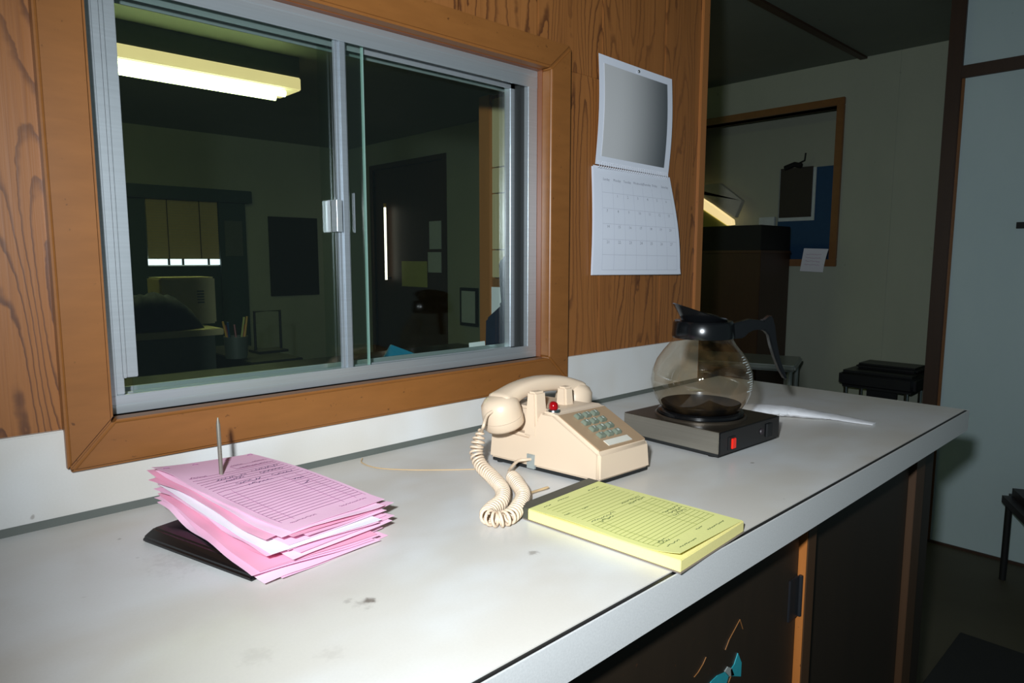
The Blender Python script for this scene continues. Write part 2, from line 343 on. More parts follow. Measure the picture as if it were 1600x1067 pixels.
MB().box(.5505, .5605, ga - .018, ga - .0003, 1.422, 1.472).build('pull_handle', 'alu', w1, .001)
MB().box(.5905, .5922, ga - .003, ga - .0003, 1.422, 1.485).build('strike_strip', 'alu_d', w1)

# ------------------------------------------------------------------ countertop, backsplash, base cabinet
CF = -.589; CE = 1.70
ct = empty('countertop', (.4, -.3, K), 'white laminate countertop with a dark seam along its front edge', 'countertop')
MB().box(-.75, CE, CF + .0068, .002, K - .012, K).build('worktop', 'lam', ct)
MB().box(-.75, CE, CF + .0012, CF + .0068, K - .04, K - .0014).build('edge_seam', 'seam', ct)
MB().box(-.75, CE + .001, CF - .0008, CF + .0012, K - .044, K - .0008).build('front_edge', 'edge', ct)
MB().box(CE, CE + .002, CF, .0, K - .044, K - .0012).build('side_edge', 'edge', ct)
MB().box(-.75, CE - .001, CF + .004, .002, K - .044, K - .012).build('core', 'cabinet', ct)
bk = empty('backsplash', (.4, 0, K), 'low white laminate backsplash between the countertop and the wood panelling', 'backsplash')
MB().box(-.75, WE, .0, .017, K, K + .114).build('splash_board', 'lam', bk, .0015)
MB().prism([(-.75, -.0065, K), (-.75, .001, K), (-.75, .001, K + .0085), (-.75, -.001, K + .0085)], (WE + .75, 0, 0)).build('cove_strip', 'cove', bk)
bc = empty('base_cabinet', (.8, -.3, 0), 'dark brown wooden base cabinet under the countertop with orange-edged stiles', 'cabinet')
YC = -.55
MB().box(-.75, 1.66, YC + .022, .0, .08, K - .044).build('body', 'cabinet', bc)
MB().box(-.75, 1.63, YC + .07, -.02, 0, .08).build('plinth', 'blackm', bc)
MB().box(-.75, 1.66, YC + .012, YC + .022, K - .075, K - .0445).build('top_rail', 'cabinet', bc)
def stile(x0, x1, yp): 
    st = MB().box(x0, x1, yp, YC + .03, .08, K - .068).build('stile', 'stile', bc, .001)
    if x0 < 1.2: MB().box(x0 - .0016, x0 + .0004, yp + .001, YC + .026, .081, K - .07).build('edge_strip', 'orange', st)
stile(.992, 1.022, YC - .004); stile(1.525, 1.583, YC + .004)
dr = MB().box(.30, .985, YC + .006, YC + .024, .1, K - .08).build('door', 'cabinet', bc, .0015)
hz = at_y(1247, 935, YC).z
hg = MB().box(.955, .984, YC + .003, YC + .0065, hz - .032, hz + .032); hg.tube([(.987, YC + .002, hz - .032), (.987, YC + .002, hz + .032)], .0035, 8); hg.build('hinge', 'vinyl', dr, .0006)
MB().box(-.4, .296, YC + .006, YC + .024, .1, K - .08).build('door', 'cabinet', bc, .0015)
MB().box(1.026, 1.52, YC + .016, YC + .026, .1, K - .08).build('door', 'cabinet', bc, .001)
MB().box(1.59, 1.662, YC + .01, YC + .024, .08, K - .07).build('corner_post', 'cabinet', bc, .001)
# worn teal sticker and scratches on the door
yd = YC + .006
def cpt(X, Y): p = at_y(900 + X / 4, 820 + Y / 4, yd); return (p.x, yd - .0012, p.z)
stk = empty('worn_sticker', cpt(950, 930), 'torn teal winged sticker peeling on the dark cabinet door', 'sticker')
MB().prism([cpt(*q) for q in [(1008, 800), (1030, 858), (1026, 945), (965, 942), (962, 905), (985, 870)]], (0, .001, 0)).build('wing', 'tealp', stk)
MB().prism([cpt(*q) for q in [(790, 1060), (842, 975), (880, 940), (930, 918), (950, 940), (930, 1010), (880, 1075)]], (0, .001, 0)).build('wing', 'tealp', stk)
b = MB(); b.prism([cpt(*q) for q in [(925, 915), (945, 885), (970, 895), (985, 938), (950, 945)]], (0, .0014, 0)); b.build('torn_patch', 'slate', stk)
b = MB()
for pl in [[(735, 950), (760, 920), (790, 870), (810, 825)], [(930, 780), (955, 715), (990, 650), (1022, 590), (1040, 650)], [(950, 985), (965, 945)]]:
    for a, c in zip(pl[:-1], pl[1:]):
        A = Vector(cpt(*a)); B = Vector(cpt(*c)); n = (B - A).cross(Vector((0, 1, 0))).normalized() * .00022
        b.prism([A + n, B + n, B - n, A - n], (0, .001, 0))
b.build('scratch', 'brtrim', dr)

# ------------------------------------------------------------------ wall calendar
yc = .006
cal = empty('wall_calendar', (1.29, yc, 1.36), 'white wall calendar with a grey picture above a month grid, pinned to the panelling', 'calendar')
def S1(u, v): return Vector((1.157 + u * .276 + v * -.006, yc - .004 - .006 * math.sin(v * 3.1) - .004 * (1 - u) ** 2, 1.806 - v * .226 - u * .004))
def S2(u, v): 
    return Vector((1.149 + u * (.286 + .038 * v ** 1.6), yc - .004 - .016 * math.sin(min(1, v * 1.05) * 2.6) * (.3 + .7 * u) - .006 * v * u, 1.578 - v * .232 - .003 * u))
def sheet(S, nu, nv, name, mat, parent, th=.0006, off=0):
    b = MB(); vs = [S(i / nu, j / nv) + Vector((0, off, 0)) for j in range(nv + 1) for i in range(nu + 1)]
    fs = [(j * (nu + 1) + i, j * (nu + 1) + i + 1, (j + 1) * (nu + 1) + i + 1, (j + 1) * (nu + 1) + i) for j in range(nv) for i in range(nu)]
    return b.add(vs, fs).build(name, mat, parent, smooth=60, thick=th)
up_ = sheet(S1, 10, 10, 'picture_page', 'calp', cal)
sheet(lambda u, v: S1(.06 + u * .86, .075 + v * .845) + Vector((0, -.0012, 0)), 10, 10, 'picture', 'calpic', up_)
lo_ = sheet(S2, 12, 14, 'month_page', 'calp', cal)
sheet(lambda u, v: S2(u * .995, v * .995) + Vector((0, .003, -.002)), 10, 10, 'page_stack', 'calp', cal, .002)
b = MB(); T2 = lambda u, v: S2(u, v) + Vector((0, -.0009, 0))
def vribbon(mb, S, pts, wd): ribbon(mb, S, pts, wd)
ul, ur = .09, .955
for r in range(6): ribbon(b, T2, [(ul, .235 + r * .144), (ur, .235 + r * .144)], .003)
for c in range(8): ribbon(b, T2, [(ul + (ur - ul) * c / 7, .15), (ul + (ur - ul) * c / 7, .955)], .0022)
b.build('month_grid', 'calink', lo_)
def text_on(S, txt, u0, v0, hu, hv, name, mat, parent):
    c = bpy.data.curves.new('t', 'FONT'); c.body = txt; c.size = 1; c.resolution_u = 1; o = bpy.data.objects.new('t', c); COL.objects.link(o)
    me = bpy.data.meshes.new_from_object(o.evaluated_get(bpy.context.evaluated_depsgraph_get())); vs = [S(u0 + v.co.x * hu, v0 - v.co.y * hv) for v in me.vertices]; fs = [tuple(p.vertices) for p in me.polygons]
    bpy.data.objects.remove(o); bpy.data.curves.remove(c); bpy.data.meshes.remove(me); return vs, fs
cw = (ur - ul) / 7; bh = MB(); bn = MB()
for i, d in enumerate('Sunday Monday Tuesday Wednesday Thursday Friday Saturday'.split()): bh.add(*text_on(T2, d, ul + cw * i + .012, .125, .028, .034, '', '', None))
n = 1
for r in range(4):
    for c in range(1 if r == 0 else 0, 7): bn.add(*text_on(T2, str(n), ul + cw * (c + .35), .235 + r * .144 + .037, .03, .038, '', '', None)); n += 1
bh.build('weekday_heading', 'calink2', lo_); bn.build('day_number', 'calink2', lo_)
b = MB()
for i in range(34):
    p = S1(.03 + i * .94 / 33, .985); b.tube([p + Vector((0, .001, .004)), p + Vector((0, -.004, .003)), p + Vector((0, -.0052, -.003)), p + Vector((0, -.004, -.009)), p + Vector((0, .002, -.010))], .0007, 5)
b.build('spiral_binding', 'wire', cal)
p = S1(.5, .045); MB().lathe([(0, .006), (.0022, .0055), (.003, .004), (.002, .002), (.0012, -.008)], p + Vector((0, 0, 0)), (0, -1, 0), 14).build('push_pin', 'chrome', cal, smooth=True)

# ------------------------------------------------------------------ bill spike and pink slips
TH = math.radians(15); SP = Vector((.305, -.117, K)); A = Vector((math.cos(TH), math.sin(TH), 0)); B = Vector((math.sin(TH), -math.cos(TH), 0))
sp = empty('bill_spike', SP, 'black bill spike with a steel rod skewering pink slips', 'bill spike')
def lp(u, v, z): return SP + A * u + B * v + Vector((0, 0, z))
BU0, BU1, BV0, BV1 = -.095, .02, -.015, .174
v8 = [lp(BU0, BV0, .0), lp(BU1, BV0, 0), lp(BU1, BV1, 0), lp(BU0, BV1, 0), lp(BU0, BV0, .006), lp(BU1, BV0, .006), lp(BU1, BV1, .006), lp(BU0, BV1, .006)]
i = .010
v4 = [lp(BU0 + i, BV0 + i * .6, .015), lp(BU1, BV0 + i * .6, .015), lp(BU1, BV1 - i, .013), lp(BU0 + i, BV1 - i, .013)]
MB().add(v8 + v4, [(0, 1, 2, 3), (0, 4, 5, 1), (1, 5, 6, 2), (2, 6, 7, 3), (3, 7, 4, 0), (4, 8, 9, 5), (5, 9, 10, 6), (6, 10, 11, 7), (7, 11, 8, 4), (8, 11, 10, 9)]).build('base', 'black', sp, .002)
MB().tube([SP + Vector((0, 0, .008)), SP + Vector((-.001, .001, .118)), SP + Vector((-.001, .001, .127))], [.0025, .0025, .0008], 12).build('rod', 'steel', sp, smooth=True)
NS = 18
HM = {}; HC = .006
SU0, SU1, SV0, SV1 = -.052, .090, -.062, .184
for k in range(NS):
    f = k / (NS - 1); rr = random.Random(100 + k)
    top = k == NS - 1
    rot = math.radians((1 - f) * 9 + rr.uniform(-5.5, 5.5)) if not top else 0
    du = rr.uniform(-.008, .006) - (1 - f) * .006 if not top else 0; dv = rr.uniform(-.010, .010) + (1 - f) * .016 if not top else 0
    c1, c2 = rr.uniform(-.4, .4), rr.uniform(.5, 1.4); ph = rr.uniform(0, 6)
    def S(u, v, f=f, rot=rot, du=du, dv=dv, c1=c1, c2=c2, ph=ph, top=top):
        U = SU0 + (SU1 - SU0) * u + du; V = SV0 + (SV1 - SV0) * v + dv
        x = U * math.cos(rot) - V * math.sin(rot); y = U * math.sin(rot) + V * math.cos(rot)
        z = .017 + f * .034 - .10 * U * (.5 + .5 * f) - .105 * max(V, -.02) - .02 * V * f
        z += .9 * (V - .05) ** 2 * (.35 * c2) + .0034 * math.sin(V * 38 + ph + u * 2) * (1 if not top else .7) + (.010 * (1 - u) ** 3 * max(0, .6 - v) if top else 0)
        z += .004 * c1 * (u - .5) * v
        lo = .0012 + .0008 * k + .016 * f * v
        q = SP + A * x + B * y; 
        return Vector((q.x, q.y, K + max(z, lo)))
    nu, nv = 14, 22; grid = {}
    for j in range(nv + 1):
        for i in range(nu + 1):
            q = S(i / nu, j / nv); gx_, gy_ = int(math.floor(q.x / HC)), int(math.floor(q.y / HC))
            m_ = max(HM.get((gx_ + a_, gy_ + b_), 0) for a_ in (-1, 0, 1) for b_ in (-1, 0, 1))
            grid[i, j] = Vector((q.x, q.y, max(q.z, m_ + .0007 if m_ else 0)))
    for _ in range(2):
        sm = {}
        for (i, j), q in grid.items():
            nb = [grid[c_].z for c_ in ((i - 1, j), (i + 1, j), (i, j - 1), (i, j + 1)) if c_ in grid]; sm[i, j] = max(q.z, sum(nb) / len(nb))
        for c_ in grid: grid[c_].z = sm[c_]
    def SG(u, v, grid=grid, nu=nu, nv=nv):
        x = min(max(u, 0), 1) * nu; y = min(max(v, 0), 1) * nv; i = min(int(x), nu - 1); j = min(int(y), nv - 1); a_, b_ = x - i, y - j
        return grid[i, j].lerp(grid[i + 1, j], a_).lerp(grid[i, j + 1].lerp(grid[i + 1, j + 1], a_), b_)
    for j in range(nv * 3 + 1):
        for i in range(nu * 3 + 1):
            q = SG(i / nu / 3, j / nv / 3); c_ = (int(math.floor(q.x / HC)), int(math.floor(q.y / HC))); HM[c_] = max(HM.get(c_, 0), q.z)
    vs = [grid[i, j] for j in range(nv + 1) for i in range(nu + 1)]; S = SG
    fs = [(j * (nu + 1) + i, j * (nu + 1) + i + 1, (j + 1) * (nu + 1) + i + 1, (j + 1) * (nu + 1) + i) for j in range(nv) for i in range(nu)]
    isw = k in (11,)
    pm = 'white' if isw else ('pink' if top else rr.choice(['pink', 'pink2', 'pinkd', 'pink2']))
    o = MB().add(vs, fs).build('paper_slip' if isw else 'pink_slip', pm, None, smooth=60, thick=.0003)
    if top: tag(o, 'topmost pink order slip with handwriting, pierced by the steel spike', 'paper slip', 'slips on the bill spike')
    elif isw: tag(o, 'white slip sandwiched between pink slips on the spike', 'paper slip', 'slips on the bill spike')
    else: tag(o, {'pink': 'mid pink slip', 'pink2': 'pale pink slip', 'pinkd': 'deep pink slip'}[pm] + ' in the fanned pile below the topmost handwritten slip' if k else 'lowest slip of the pink pile, resting on the black spike base', 'paper slip', 'slips on the bill spike')
    if top:
        T = lambda u, v: S(u, v) + Vector((0, 0, .0009))
        b = MB()
        for j in range(8): ribbon(b, T, [(.06, .25 + j * .03), (.95, .25 + j * .03)], .0028)
        for j in range(15): ribbon(b, T, [(.06, .50 + j * .027), (.95, .50 + j * .027)], .0026)
        for c in (.06, .18, .70, .84, .95): ribbon(b, T, [(c, .47), (c, .90)], .004)
        ribbon(b, T, [(.55, .17), (.55, .225), (.95, .225)], .005); ribbon(b, T, [(.55, .17), (.95, .17)], .003)
        for (u, v, l) in [(.58, .16, .12), (.8, .16, .13), (.1, .93, .25), (.6, .93, .3), (.08, .24, .15), (.6, .215, .3)]: scrawl(b, T, u, v, l, .012, .003)
        b.build('printed_form', 'ink', o)
        b = MB(); rq = random.Random(3)
        for (u, v, l) in [(.22, .33, .3), (.6, .30, .3), (.25, .36, .2), (.62, .355, .25), (.3, .42, .25), (.66, .42, .22), (.36, .46, .25), (.72, .53, .12), (.72, .60, .1)]: scrawl(b, T, u, v, l, .024, .0042, rnd=rq)
        b.build('handwriting', 'pen', o)
        b = MB()
        for (u, v) in [(.06, .07), (.34, .06), (.67, .06), (.94, .04)]:
            q = T(u, v); ring = [q + Vector((.0032 * math.cos(a * .5), .0032 * math.sin(a * .5), .0002)) for a in range(0, 7)]
            b.tube(ring, .0004, 4)
        b.build('punched_hole', 'ink', o)

# ------------------------------------------------------------------ yellow order pad
PC = at_z(812, 810, K); PR = math.radians(3.2)
pa = Vector((math.cos(PR), math.sin(PR), 0)); pb = Vector((math.sin(PR), -math.cos(PR), 0)); PW, PL, PT = .146, .226, .0145
P0 = Vector((.572, -.367, K))
pad = empty('order_pad', P0, 'yellow ruled order pad with a dark binding strip, over the counter edge', 'notepad')
def pp(u, v, z): return P0 + pa * u + pb * v + Vector((0, 0, z))
def slab(u0, u1, v0, v1, z0, z1): return MB().add([pp(u, v, z) for z in (z0, z1) for u, v in ((u0, v0), (u1, v0), (u1, v1), (u0, v1))], [(0, 3, 2, 1), (4, 5, 6, 7), (0, 1, 5, 4), (1, 2, 6, 5), (2, 3, 7, 6), (3, 0, 4, 7)])
slab(-.001, PW + .001, -.001, PL + .001, .0005, .0018).build('cardboard_back', 'board', pad)
slab(0, PW, 0, PL, .0018, PT).build('paper_block', 'yellow2', pad, .0006)
slab(-.0008, PW + .0008, -.0012, .017, .0015, PT + .0012).build('binding_strip', 'binding', pad, .0008)
def SY(u, v):
    z = PT + .0006 + .009 * max(0, v - .75) ** 2 * 10 * (1 - u) * 1.2 + .0022 * max(0, math.sin(v * 5)) * (1 - u) + .0035 * math.exp(-((v - .02) / .1) ** 2) * 0
    return pp(.0005 + u * (PW - .001), .0165 + v * (PL - .018), z)
ts = sheet(SY, 10, 16, 'top_sheet', 'yellow', pad, .0003)
T = lambda u, v: SY(u, v) + Vector((0, 0, .0007)); b = MB()
for j in range(9): ribbon(b, T, [(.08, .10 + j * .036), (.92, .10 + j * .036)], .003)
for j in range(15): ribbon(b, T, [(.06, .44 + j * .029), (.94, .44 + j * .029)], .003)
for c in (.06, .16, .66, .80, .94): ribbon(b, T, [(c, .43), (c, .85)], .004)
b.build('ruled_lines', 'gink', ts); b = MB(); rq = random.Random(9)
for (u, v, l) in [(.1, .06, .1), (.3, .05, .16), (.7, .07, .16), (.06, .24, .08), (.28, .25, .08), (.1, .885, .18), (.55, .88, .1), (.12, .95, .25), (.6, .93, .28)]: scrawl(b, T, u, v, l, .012, .0035, rnd=rq)
b.build('printed_text', 'gpen', ts); b = MB()
for (u, v, l) in [(.10, .41, .32), (.14, .44, .2), (.62, .36, .28), (.66, .395, .25), (.7, .62, .22), (.72, .65, .2), (.70, .68, .2), (.12, .82, .12), (.12, .84, .12)]: scrawl(b, T, u, v, l, .022, .004, rnd=rq)
b.build('handwriting', 'gpen', ts)

# ------------------------------------------------------------------ telephone
ph_o = Vector((.731, -.365, K)); PHA = math.radians(2.0)
fx = Vector((math.cos(PHA - .08), math.sin(PHA - .08), 0)); fs_ = Vector((-.12, .993, 0)).normalized()
def pt(x, s, z): return ph_o + fx * x + fs_ * s + Vector((0, 0, z))
ph = empty('desk_telephone', ph_o, 'beige push-button desk telephone with a coiled cord and red message lamp', 'telephone')
PWD = .118
prof = [(0, .006), (.0, .048), (.083, .094), (.106, .094), (.130, .054), (.205, .057), (.207, .006)]
body = MB(); n = len(prof)
L = [pt(0 + (.003 if z > .02 else 0), s + (.002 if s < .01 and z > .02 else 0), z) for s, z in prof]; Rr = [pt(PWD - (.003 if z > .02 else 0), s + (.002 if s < .01 and z > .02 else 0), z) for s, z in prof]
body.add(L + Rr, [tuple(range(n)), tuple(range(2 * n - 1, n - 1, -1))] + [(i, n + i, n + (i + 1) % n, (i + 1) % n) for i in range(n)])
hou = body.build('housing', 'phone', ph, .0045, True, 3)
def pbox(x0, x1, s0, s1, z0, z1, tx=0, ts_=0): return MB().add([pt(x0, s0, z0), pt(x1, s0, z0), pt(x1, s1, z0), pt(x0, s1, z0), pt(x0 + tx, s0 + ts_, z1), pt(x1 - tx, s0 + ts_, z1), pt(x1 - tx, s1 - ts_, z1), pt(x0 + tx, s1 - ts_, z1)], [(0, 3, 2, 1), (4, 5, 6, 7), (0, 1, 5, 4), (1, 2, 6, 5), (2, 3, 7, 6), (3, 0, 4, 7)])
pbox(.020, .112, .090, .200, .05, .093, .002, .002).build('cradle', 'phone', ph, .004, True)
for x, wd_ in ((.002, .027), (.066, .022)): pbox(x, x + wd_, .112, .138, .052, .121, .002, .005).build('cradle_ear', 'phone', ph, .003, True)
for x in (.012, .066): pbox(x, x + .022, .182, .198, .05, .112, .002, .004).build('cradle_ear', 'phone', ph, .003, True)
pbox(.003, PWD - .003, .004, .2, .0025, .007).build('base_plate', 'blackm', ph)
for x, s in ((.01, .014), (PWD - .014, .014), (.01, .19), (PWD - .014, .19)): MB().lathe([(0, 0), (.006, 0), (.006, .004), (0, .004)], pt(x, s, 0), seg=14).build('foot', 'blackm', ph)
# sloped face
sl = Vector((0, 0, .046)) + fs_ * .083; sln = sl.normalized(); nrm = fx.cross(sln).normalized()
F0 = pt(0, 0, .048)
def fp(x, t, z): return F0 + fx * x + sln * t + nrm * z
LS = sl.length
def fbox(x0, x1, t0, t1, z0, z1, ins=0): return MB().add([fp(x0, t0, z0), fp(x1, t0, z0), fp(x1, t1, z0), fp(x0, t1, z0), fp(x0 + ins, t0 + ins, z1), fp(x1 - ins, t0 + ins, z1), fp(x1 - ins, t1 - ins, z1), fp(x0 + ins, t1 - ins, z1)], [(0, 3, 2, 1), (4, 5, 6, 7), (0, 1, 5, 4), (1, 2, 6, 5), (2, 3, 7, 6), (3, 0, 4, 7)])
fpl = fbox(.008, PWD - .008, .006, LS - .006, -.002, .0008).build('faceplate', 'plate', ph, .0004)
fbox(.032, PWD - .034, .010, .021, .0006, .0018).build('number_card', 'card', fpl)
kx0, kt0 = .031, .026; names = ['*', '0', '#', '7', '8', '9', '4', '5', '6', '1', '2', '3']
for r in range(4):
    for c in range(3):
        x = kx0 + c * .0175; t = kt0 + r * .0150
        ko = fbox(x, x + .0135, t, t + .0105, .0006, .0062, .0016).build('key', 'key', ph, .0006)
        tx = MB().add(*text_on(lambda u, v: fp(x + u, t - v, .0066), names[r * 3 + c], .0045, -.003, .0075, .0075, '', '', None)); tx.build('legend', 'keyleg', ko)
# red lamp
lc = pt(.019, .096, .094); lm = MB().lathe([(0, .0145), (.0035, .014), (.006, .0118), (.007, .0085), (.007, .003)], lc, seg=24).build('message_lamp', 'red', ph, smooth=70)
MB().lathe([(.007, .004), (.0098, .003), (.0112, 0), (.0112, -.003)], lc, seg=24).build('bezel', 'chrome', lm, smooth=True)
# jack
jk = MB(); j = pt(0, .121, .0); 
MB().add([pt(-.0006, .114, .004), pt(-.0006, .128, .004), pt(-.0006, .128, .026), pt(-.0006, .114, .026), pt(.003, .114, .004), pt(.003, .128, .004), pt(.003, .128, .026), pt(.003, .114, .026)], [(0, 1, 2, 3), (4, 7, 6, 5), (0, 4, 5, 1), (1, 5, 6, 2), (2, 6, 7, 3), (3, 7, 4, 0)]).build('cord_jack', 'slate', ph)
# handset: axis along fx
hs = 0.160
def hp(x, z, dy=0): return pt(x, hs + dy, z)
XL, XR = -.022, .142
grip = catmull([hp(XL - .004, .100), hp(XL + .008, .108), hp(XL + .04, .119), hp((XL + XR) / 2, .123), hp(XR - .04, .119), hp(XR - .008, .108), hp(XR + .004, .100)], 6)
b = MB(); sec = 16; vs = []; fs2 = []
for i, c in enumerate(grip):
    t = i / (len(grip) - 1); e_ = abs(t - .5) * 2; wy = .0165 + .012 * e_ ** 3; hz_ = .0125 + .005 * e_ ** 3; k_ = 1 - .45 * max(0, e_ - .78) / .22; wy *= k_; hz_ *= k_
    tg = (grip[min(i + 1, len(grip) - 1)] - grip[max(i - 1, 0)]).normalized(); nz = tg.cross(fs_).normalized(); nz = nz if nz.z > 0 else -nz
    for k in range(sec):
        a = 2 * math.pi * k / sec; cs, sn = math.cos(a), math.sin(a)
        vs.append(c + fs_ * wy * math.copysign(abs(cs) ** .6, cs) + nz * hz_ * math.copysign(abs(sn) ** .6, sn))
for j in range(len(grip) - 1):
    for k in range(sec): q = (k + 1) % sec; fs2.append((j * sec + k, j * sec + q, (j + 1) * sec + q, (j + 1) * sec + k))
fs2 += [tuple(range(sec)), tuple(range((len(grip) - 1) * sec, len(grip) * sec))]
b.add(vs, fs2)
axl = (fx * .30 + Vector((0, 0, -1))).normalized(); axr = (fx * -.30 + Vector((0, 0, -1))).normalized()
for cx, ax in ((XL, axl), (XR, axr)):
    b.lathe([(0, -.016), (.012, -.0155), (.022, -.012), (.0285, -.004), (.0305, .008), (.031, .020)], hp(cx, .100), ax, 32)
hst = b.build('handset', 'phone', ph, smooth=50)
for cx, ax, nm in ((XL, axl, 'mouthpiece_cap'), (XR, axr, 'earpiece_cap')):
    MB().lathe([(.0303, .0203), (.0315, .0206), (.0315, .031), (.029, .035), (.020, .0365), (0, .0365)], hp(cx, .100), ax, 36).build(nm, 'phone', hst, smooth=50)
hole = hp(XL, .100) + axl * .004 - fs_ * .012 - fx * .0265
MB().lathe([(0, .001), (.004, .001), (.0045, -.001)], hole, -fx - fs_ * .45 + Vector((0, 0, .15)), 14).build('cord_grommet', 'blackm', hst)
# coiled cord
def gz(px, py, z): return at_z(px, py, K + z)
path = catmull([gz(752, 672, .066), gz(747, 690, .050), gz(744, 708, .034), gz(752, 728, .019), gz(770, 746, .0125), gz(785, 765, .0115), gz(783, 783, .0112), gz(768, 796, .0112), gz(762, 806, .0112), gz(778, 811, .0112), gz(797, 806, .0112), gz(811, 790, .0112), gz(817, 772, .0112), gz(808, 755, .012), gz(797, 741, .012)], 24)
acc = [0]
for a, c in zip(path[:-1], path[1:]): acc.append(acc[-1] + (c - a).length)
def along(d):
    import bisect
    i = max(0, min(len(path) - 2, bisect.bisect(acc, d) - 1)); t = (d - acc[i]) / max(1e-9, acc[i + 1] - acc[i]); return path[i].lerp(path[i + 1], t), (path[i + 1] - path[i]).normalized()
pitch, cr = .0066, .0086; turns = acc[-1] / pitch; hel = []; pn = Vector((0, 0, 1)); N = int(turns * 14)
for i in range(N + 1):
    p, t = along(acc[-1] * i / N); pn = (pn - t * pn.dot(t)).normalized(); bn_ = t.cross(pn); a = 2 * math.pi * turns * i / N; r_ = cr * min(1, .35 + 6 * min(i, N - i) / N * 3)
    hel.append(p + pn * r_ * math.cos(a) + bn_ * r_ * math.sin(a))
co = MB().tube(hel, .0020, 6).build('coiled_cord', 'phone', ph, smooth=70)
MB().tube(catmull([hole + Vector((0, 0, 0)), hole - fx * .012 + Vector((0, 0, -.006)), hole - fx * .026 - fs_ * .008 + Vector((0, 0, -.018)), hel[6]], 8), .0024, 8).build('cord_lead', 'phone', co, smooth=70)
MB().tube(catmull([hel[-6], gz(797, 733, .014), pt(-.02, .127, .018), pt(-.008, .122, .019), pt(.002, .121, .018)], 8), .0024, 8).build('cord_lead', 'phone', co, smooth=70)
MB().tube(catmull([gz(822, 772, .007), gz(838, 767, .0045), gz(857, 761, .006)], 6), [.0018] * 12 + [.0012], 8).build('cord_tail', 'tan', co, smooth=70)
# thin loose wire on the counter
wp = catmull([gz(566, 716, .003), gz(566, 723, .0012), gz(590, 731, .0012), gz(640, 734, .0012), gz(700, 734, .0012), gz(742, 733, .0012)], 10)
tag(MB().tube(wp, .0009, 6).build('thin_wire', 'tan', None, smooth=70), 'thin tan wire lying on the counter between the pink slips and the telephone', 'wire')

# ------------------------------------------------------------------ coffee warmer
WO = Vector((.975, -.412, K)); wa = math.radians(-2.6); wx = Vector((math.cos(wa), math.sin(wa), 0)); wy = Vector((-math.sin(wa), math.cos(wa), 0))
def wp_(x, y, z): return WO + wx * x + wy * y + Vector((0, 0, z))
wm = empty('coffee_warmer', WO, 'square stainless steel coffee warmer with a black control panel and red switch', 'coffee warmer')
WW, WD, WH = .188, .196, .045
def wbox(x0, x1, y0, y1, z0, z1): return MB().add([wp_(x, y, z) for z in (z0, z1) for x, y in ((x0, y0), (x1, y0), (x1, y1), (x0, y1))], [(0, 3, 2, 1), (4, 5, 6, 7), (0, 1, 5, 4), (1, 2, 6, 5), (2, 3, 7, 6), (3, 0, 4, 7)])
wbox(0, WW, 0.001, WD, .008, WH - .001).build('shell', 'steel', wm, .0015)
wbox(.001, WW - .001, .002, WD - .001, WH - .001, WH).build('top_plate', 'darksteel', wm)
wbox(.001, WW - .001, .002, WD - .002, .004, .0085).build('base_rim', 'blackm', wm)
pn_ = wbox(.0005, WW - .0005, -.002, .0015, .007, WH - .0005).build('control_panel', 'black', wm, .0008)
wbox(.024, .044, -.0035, -.0015, .012, .034).build('switch_surround', 'blackm', pn_, .0005)
wbox(.030, .041, -.0065, -.003, .014, .031).build('rocker_switch', 'redsw', pn_, .0008)
MB().lathe([(0, .002), (.005, .002), (.006, 0)], wp_(.128, -.002, .026), -wy, 18).build('indicator', 'maroon', pn_, smooth=True)
wbox(.142, .160, -.005, -.0015, .014, .037).build('second_switch', 'blackm', pn_, .0008)
for x, y in ((.015, .02), (WW - .015, .02), (.015, WD - .02), (WW - .015, WD - .02)): MB().lathe([(0, 0), (.008, 0), (.009, .005), (0, .005)], wp_(x, y, 0), seg=16).build('foot', 'blackm', wm)
CC = at_z(1094, 648, K + WH); CC.z = K + WH
MB().lathe([(.079, .0), (.079, .003), (.076, .0045), (.073, .003), (.072, .0005), (0, .0005)], CC, seg=56).build('burner_ring', 'darksteel', wm, smooth=True)

# ------------------------------------------------------------------ carafe
MPP = FW.dot(CC - CAM) / F
cf = empty('coffee_carafe', CC, 'round glass coffee carafe with a black collar, spout lid and handle, on the warmer', 'coffee pot')
zb = .003
prof = [(0, .006), (.055, .006), (.067, .010), (.078, .026), (.0855, .044), (.0875, .060), (.0855, .077), (.078, .096), (.067, .112), (.057, .124), (.0515, .133), (.050, .139)]
MB().lathe(prof, CC + Vector((0, 0, zb)), seg=64).build('glass_bowl', 'carglass', cf, smooth=70)
MB().lathe([(0, .0), (.070, .0), (.0735, .004), (.0735, .009), (.068, .0115), (.058, .0085), (0, .0075)], CC + Vector((0, 0, .001)), seg=56).build('base_ring', 'black', cf, smooth=40)
MB().lathe([(0, .0), (.060, .0), (.0675, .0085), (.069, .012), (.0, .012)], CC + Vector((0, 0, zb + .0085)), seg=48).build('coffee_residue', 'soot', cf, smooth=40)
cz = zb + .136
MB().lathe([(.0475, 0), (.0525, 0), (.0535, .004), (.0515, .026), (.049, .0295), (.036, .030), (0, .030)], CC + Vector((0, 0, cz)), seg=56).build('collar', 'black', cf, smooth=35)
RH = Vector((RT.x, RT.y, 0)).normalized(); DH = Vector((-RH.y, RH.x, 0))
